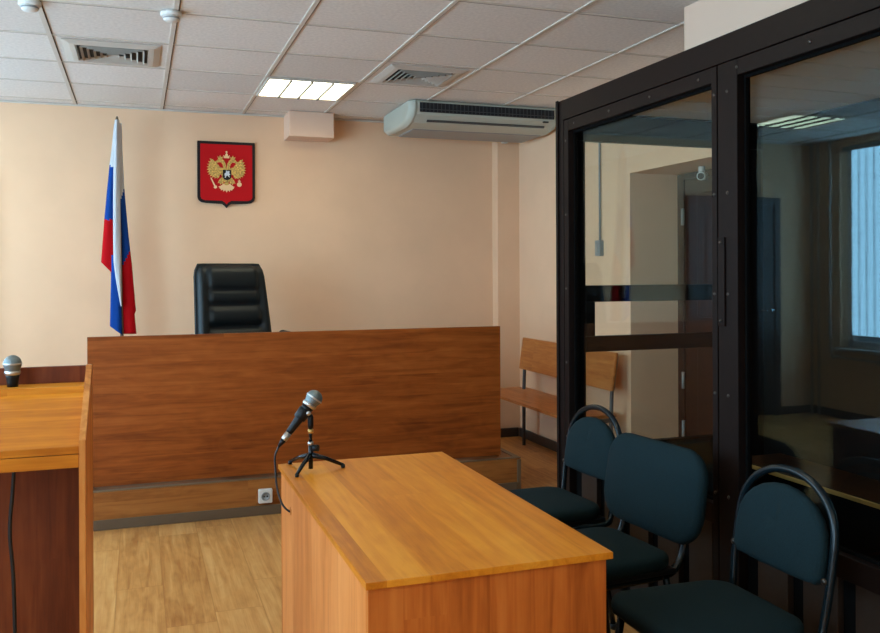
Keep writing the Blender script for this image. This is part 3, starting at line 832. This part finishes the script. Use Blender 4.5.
build('ceiling_plank', bm, 'plank', t, label='white planked ceiling inside the dock')
dbox('roof_backing', D0+.076, XR-.003, YE, 3.699, 2.180, 2.208, 'dockdark')
dbox('near_end_panel', D0, XR-.003, YE-.04, YE-.001, 0, ZT, 'dockdark')
# bench in the dock
t2 = thing('dock_bench', 'dark wooden seat inside the glass dock with a pale front edge', 'bench', (2.86, 2.2, 0))
bm = BM(); box(bm, -.16, .135, -1.5, 1.28, .475, .497, .002); build('seat', bm, 'benchdark', t2)
bm = BM(); box(bm, -.166, -.1605, -1.5, 1.28, .477, .495, .001); build('edge_strip', bm, 'gold', t2, label='pale yellow front edge')
for y in (-1.4, -.1, 1.2):
    bm = BM(); box(bm, -.13, .12, y-.012, y+.012, 0, .474); build('support_panel', bm, 'dockdark', t2)

# ------------------------------------------------------------------ visitor chairs
def chair(label, loc, rz, kind):
    """front of the chair along local +x"""
    t = thing('visitor_chair', label, 'chair', loc, rz, 'dark green upholstered chairs beside the dock')
    # seat cushion
    out = []
    for (u, v) in rrect(.41, .41, .075, 6):
        k = 1-.07*(.5-u/.42); out.append((u, v*k))
    bm = BM(); pad(bm, out, .05, .02, Matrix.Translation((0.01, 0, .452)), .008); build('seat', bm, 'fabric', t)
    bm = BM(); box(bm, -.19, .19, -.19, .19, .415, .432, .004); build('seat_pan', bm, 'blackplastic', t)
    def bp(z):      # x of the leaning back plane
        return -.215 - (z-.45)*.16
    def backmat(off=0):
        # local (u: width -> y, v: height -> z', w: thickness -> x)
        a = math.atan(.16)
        return Matrix.Translation((bp(.45)+off, 0, .45)) @ Matrix(((0, -math.sin(a), math.cos(a), 0), (1, 0, 0, 0), (0, math.cos(a), math.sin(a), 0), (0, 0, 0, 1)))
    if kind == 'arch':
        o = []
        W, b0, top = .175, .112, .345
        o += [(-W, b0+.02), (-W+.02, b0), (-.06, b0-.004), (.06, b0-.004), (W-.02, b0), (W, b0+.02)]
        for k in range(0, 13):
            a = math.pi*k/12
            o.append((W*math.cos(a), .20+(top-.20)*math.sin(a)**.85))
        bm = BM(); pad(bm, o, .036, .016, backmat(.004), .006); build('backrest', bm, 'fabric', t)
        HW = .190
        P = []
        def fp(u, v): return backmat() @ Vector((u, v, -.006))
        side = [(-HW+.008, -.02), (-HW, .10), (-HW, .20)]
        arch = [(HW*math.cos(math.pi-math.pi*k/14), .22+.166*math.sin(math.pi*k/14)**.9) for k in range(0, 15)]
        pts = [fp(u, v) for u, v in side+arch] + [fp(-u, v) for u, v in reversed(side)]
        def low(s): return [Vector((.17, s*.185, .405)), Vector((-.12, s*.195, .405)), Vector((-.19, s*.2, .412))]
        full = low(-1)+pts+list(reversed(low(1)))
        bm = BM(); tube(bm, smooth_path(full, 3), .0115, 10); build('back_frame', bm, 'blackmetal', t)
        # bolts
        for s in (-1, 1):
            bm = BM(); q = backmat() @ Vector((s*.183, .13, .006)); lathe(bm, [(0, .008), (.008, .006), (.009, 0)], 10, Matrix.Translation(q) @ Matrix.Rotation(R(90), 4, 'Y'))
            build('bolt', bm, 'screw', t)
    else:
        bm = BM(); pad(bm, rrect(.515, .31, .10, 8, 0, .207), .045, .02, backmat(.004), .012); build('backrest', bm, 'fabric', t)
        for s in (-1, 1):
            bm = BM(); tube(bm, smooth_path([(.12, s*.165, .405), (-.14, s*.165, .405), (-.21, s*.165, .43), backmat() @ Vector((s*.165, .06, -.022)), backmat() @ Vector((s*.165, .2, -.026))], 5), [.013]*21, 10)
            build('back_support', bm, 'blackmetal', t)
    for sx, sy in ((1, 1), (1, -1), (-1, 1), (-1, -1)):
        bm = BM(); x = .16 if sx > 0 else -.15
        tube(bm, [(x, sy*.185, .405), (x+sx*.03, sy*.2, .2), (x+sx*.06, sy*.212, 0)], .0115, 10)
        lg = build('leg', bm, 'blackmetal', t)
        bm = BM(); tube(bm, [(x+sx*.058, sy*.2113, .022), (x+sx*.06, sy*.212, 0)], .0145, 10); build('foot_cap', bm, 'blackplastic', lg)
    for x in (.16, -.15):
        bm = BM(); tube(bm, [(x, -.185, .405), (x, .185, .405)], .0105, 8); build('cross_bar', bm, 'blackmetal', t)
    return t
chair('dark green round-backed chair farthest away, beside the dock corner post', (1.53, 3.17, 0), R(180+4), 'arch')
chair('dark green chair with a plain square back, middle of the three by the dock', (1.445, 2.575, 0), R(180+5), 'square')
chair('dark green round-backed chair nearest the camera, at the lower right', (1.475, 2.0, 0), R(180+0), 'arch')

# ------------------------------------------------------------------ desk
t = thing('desk', 'orange alder laminate desk with a microphone, in the middle of the room', 'desk', (.745, 2.35, 0), R(.0))
dx0, dx1, dy0, dy1 = .447-.745, 1.036-.745, 1.757-2.35, 2.95-2.35
bm = BM(); box(bm, dx0, dx1, dy0, dy1, .734, .75, .0015); build('tabletop', bm, 'desktop', t)
bm = BM(); box(bm, dx0+.008, dx0+.024, dy0+.03, dy1-.03, .002, .7335, .001); build('front_panel', bm, 'deskside', t)
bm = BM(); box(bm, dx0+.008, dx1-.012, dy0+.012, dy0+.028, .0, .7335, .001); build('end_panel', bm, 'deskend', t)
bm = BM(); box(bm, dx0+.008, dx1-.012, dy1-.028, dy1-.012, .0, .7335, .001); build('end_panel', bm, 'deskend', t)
bm = BM(); lathe(bm, [(0, .003), (.012, .003), (.014, 0)], 16, Matrix.Translation((dx0+.008, 2.74-2.35, .645)) @ Matrix.Rotation(R(-90), 4, 'Y')); build('cable_grommet', bm, 'lecside', t)

# microphone stand and microphone on the desk
t = thing('microphone_stand', 'small black tripod microphone stand on the desk', 'microphone stand', (.53, 2.80, .7505))
bm = BM(); cyl(bm, (0, 0, .01), (0, 0, .10), .0075, 14); build('lower_tube', bm, 'blackmetal', t)
bm = BM(); cyl(bm, (0, 0, .10), (0, 0, .142), .0055, 14); build('upper_tube', bm, 'blackmetal', t)
bm = BM(); lathe(bm, [(.0075, .086), (.0095, .088), (.0095, .096), (.0075, .098)], 16); build('lower_ring', bm, 'silver', t)
bm = BM(); lathe(bm, [(.0058, .125), (.009, .126), (.009, .138), (.0058, .139)], 16); build('gold_ring', bm, 'gold', t)
bm = BM(); lathe(bm, [(0, .140), (.0085, .141), (.0095, .15), (.0095, .178), (.006, .186), (0, .187)], 16); build('clip_base', bm, 'blackplastic', t)
bm = BM(); cyl(bm, (.006, -.006, .078), (.022, -.016, .078), .011, 16); build('knob', bm, 'blackplastic', t)
for (x, y) in ((-.045, .135), (-.055, -.058), (.112, .02)):
    bm = BM(); tube(bm, [(0, 0, .055), (x*.5, y*.5, .036), (x, y, .009)], [.0095, .007, .0055], 10); lg = build('leg', bm, 'blackmetal', t)
    bm = BM(); lathe(bm, [(0, .012), (.0065, .011), (.007, .004), (.006, 0), (0, 0)], 12, Matrix.Translation((x, y, 0))); build('rubber_foot', bm, 'blackplastic', lg)

def mic(t, m):
    """microphone along local +z: tail at 0, grille at top (.17)"""
    bm = BM(); lathe(bm, [(0, .022), (.0095, .022), (.0105, .03), (.0125, .06), (.0165, .112), (.0185, .122), (0, .123)], 24, m); build('handle', bm, 'blackplastic', t)
    bm = BM(); lathe(bm, [(.0185, .1215), (.0215, .126), (.0215, .130), (.019, .134)], 24, m); build('collar', bm, 'silver', t)
    bm = BM()
    pr = [(.019, .130)]
    for k in range(1, 13):
        a = -.72+(math.pi/2+.72)*k/12; pr.append((.0245*math.cos(a), .153+.0245*math.sin(a)))
    pr[-1] = (0, .1775)
    lathe(bm, pr, 28, m); g = build('grille', bm, 'mesh', t)
    bm = BM(); lathe(bm, [(.0243, .1505), (.0256, .1515), (.0256, .1545), (.0243, .1555)], 28, m); build('band', bm, 'silver', g)
    bm = BM(); lathe(bm, [(0, -.004), (.0085, -.004), (.0095, 0), (.0095, .021), (0, .0215)], 20, m); build('connector', bm, 'silver', t)
    bm = BM(); lathe(bm, [(0, -.03), (.004, -.03), (.0075, -.012), (.0085, -.0045), (0, -.004)], 16, m); build('strain_relief', bm, 'blackplastic', t)
t = thing('microphone', 'tilted black microphone with a grey mesh head clipped on the desk stand', 'microphone', (.53, 2.80, .7505))
# tail to head vector
tail = Vector((-.086, -.005, .114)); head = Vector((.022, -.01, .256))
d = (head-tail).normalized()
rot = Vector((0, 0, 1)).rotation_difference(d).to_matrix().to_4x4()
mm = Matrix.Translation(tail) @ rot @ Matrix.Diagonal((1.12, 1.12, 1.04, 1))
mic(t, mm)
bm = BM(); lathe(bm, [(.017, .075), (.0185, .077), (.0195, .108), (.018, .11)], 20, mm); build('clip', bm, 'blackplastic', t)
bm = BM(); lathe(bm, [(0, .004), (.007, .003), (.0075, 0)], 14, Matrix.Translation((-.012, -.03, .195)) @ Matrix.Rotation(R(90), 4, 'X')); build('clip_screw', bm, 'silver', t)
e0 = mm @ Vector((0, 0, -.028))
bm = BM(); tube(bm, smooth_path([e0, e0+Vector((-.012, 0, -.03)), Vector((-.115, -.005, .02)), Vector((-.112, -.02, -.04)), Vector((-.10, -.045, -.085)), Vector((-.082, -.06, -.105)), Vector((-.066, -.062, -.108))], 6), .0034, 8); build('cable', bm, 'cable', t)

# ------------------------------------------------------------------ lectern at the left
t = thing('lectern', 'orange wooden lectern with a sloped top at the left edge', 'lectern', (-.55, 2.5, 0))
lx1 = -.1285+.55; lx0 = -.98+.55
side = [(-.08, 0), (-.08, .968), (.272, 1.128), (.295, 1.128), (.295, 0)]
for x in (lx0, lx1-.017):
    bm = BM(); prism(bm, side, x, x+.017, 'X', bev=.0015); build('side_panel', bm, 'lecside', t)
bm = BM(); prism(bm, [(-.074, .932), (-.074, .951), (.170, 1.060), (.170, 1.041)], lx0+.0175, lx1-.0175, 'X', bev=.0012); build('sloped_top', bm, 'lectop', t)
bm = BM(); box(bm, lx0+.0175, lx1-.0175, -.076, -.058, .897, .931, .001); build('front_rail', bm, 'lectop', t)
bm = BM(); box(bm, lx0+.0175, lx1-.0175, .171, .272, 1.055, 1.078, .001); build('pen_ledge', bm, 'lectop', t)
bm = BM(); box(bm, lx0+.0185, lx1-.0185, .274, .292, 0.0, 1.126, .001); build('back_panel', bm, 'lecshaded', t)
t = thing('microphone', 'upright black microphone with a round mesh head on the lectern ledge', 'microphone', (-.337, 2.725, 1.0785))
mic(t, Matrix.Translation((0, 0, -.088)))
for ch in [o for o in C.objects if o.parent == t and o.name.split('.')[0] in ('connector', 'strain_relief')]:
    bpy.data.objects.remove(ch, do_unlink=True)
# cut the handle short where it passes through the ledge: rebuild it
for ch in [o for o in C.objects if o.parent == t and o.name.split('.')[0] == 'handle']:
    bpy.data.objects.remove(ch, do_unlink=True)
bm = BM(); lathe(bm, [(0, 0), (.0148, 0), (.0155, .012), (.0175, .026), (.0185, .034), (0, .035)], 24); build('handle', bm, 'blackplastic', t)
tag(build('microphone_cable', (lambda b: (tube(b, smooth_path([(-.31, 2.60, 1.02), (-.315, 2.60, .93), (-.322, 2.60, .82), (-.330, 2.60, .70), (-.322, 2.60, .58), (-.318, 2.60, .4), (-.31, 2.58, .1), (-.30, 2.5, .006)], 6), .005, 8), b)[1])(BM()), 'cable'), 'black microphone cable hanging inside the open lectern', 'cable')

# ------------------------------------------------------------------ light, world, camera
w = bpy.data.worlds.new('World'); S.world = w; w.use_nodes = True
bg = w.node_tree.nodes['Background']; bg.inputs['Color'].default_value = (.55, .75, 1, 1); bg.inputs['Strength'].default_value = .6

cam = bpy.data.cameras.new('camera'); co = bpy.data.objects.new('camera', cam); C.objects.link(co)
cam.sensor_width = 36; cam.sensor_fit = 'HORIZONTAL'; cam.lens = 36*865/880
cam.shift_y = -(316.5-271.7)/880
cam.clip_start = .05
fw = Vector((math.sin(yaw_), math.cos(yaw_), 0)); rt = Vector((math.cos(yaw_), -math.sin(yaw_), 0)); up = Vector((0, 0, 1))
rot = Matrix((rt, up, -fw)).transposed()
rot = rot @ Matrix.Rotation(roll_, 3, 'Z')
co.matrix_world = Matrix.Translation((0, 0, 1.4)) @ rot.to_4x4()
S.camera = co
vs = S.view_settings
vs.view_transform = 'Standard'; vs.look = 'None'; vs.gamma = 1; vs.use_curve_mapping = False
vs.exposure = .14
cy = S.cycles
cy.use_denoising = True
cy.max_bounces = 10; cy.diffuse_bounces = 5; cy.transparent_max_bounces = 16; cy.glossy_bounces = 5
cy.caustics_reflective = False; cy.caustics_refractive = False
cy.sample_clamp_indirect = 6
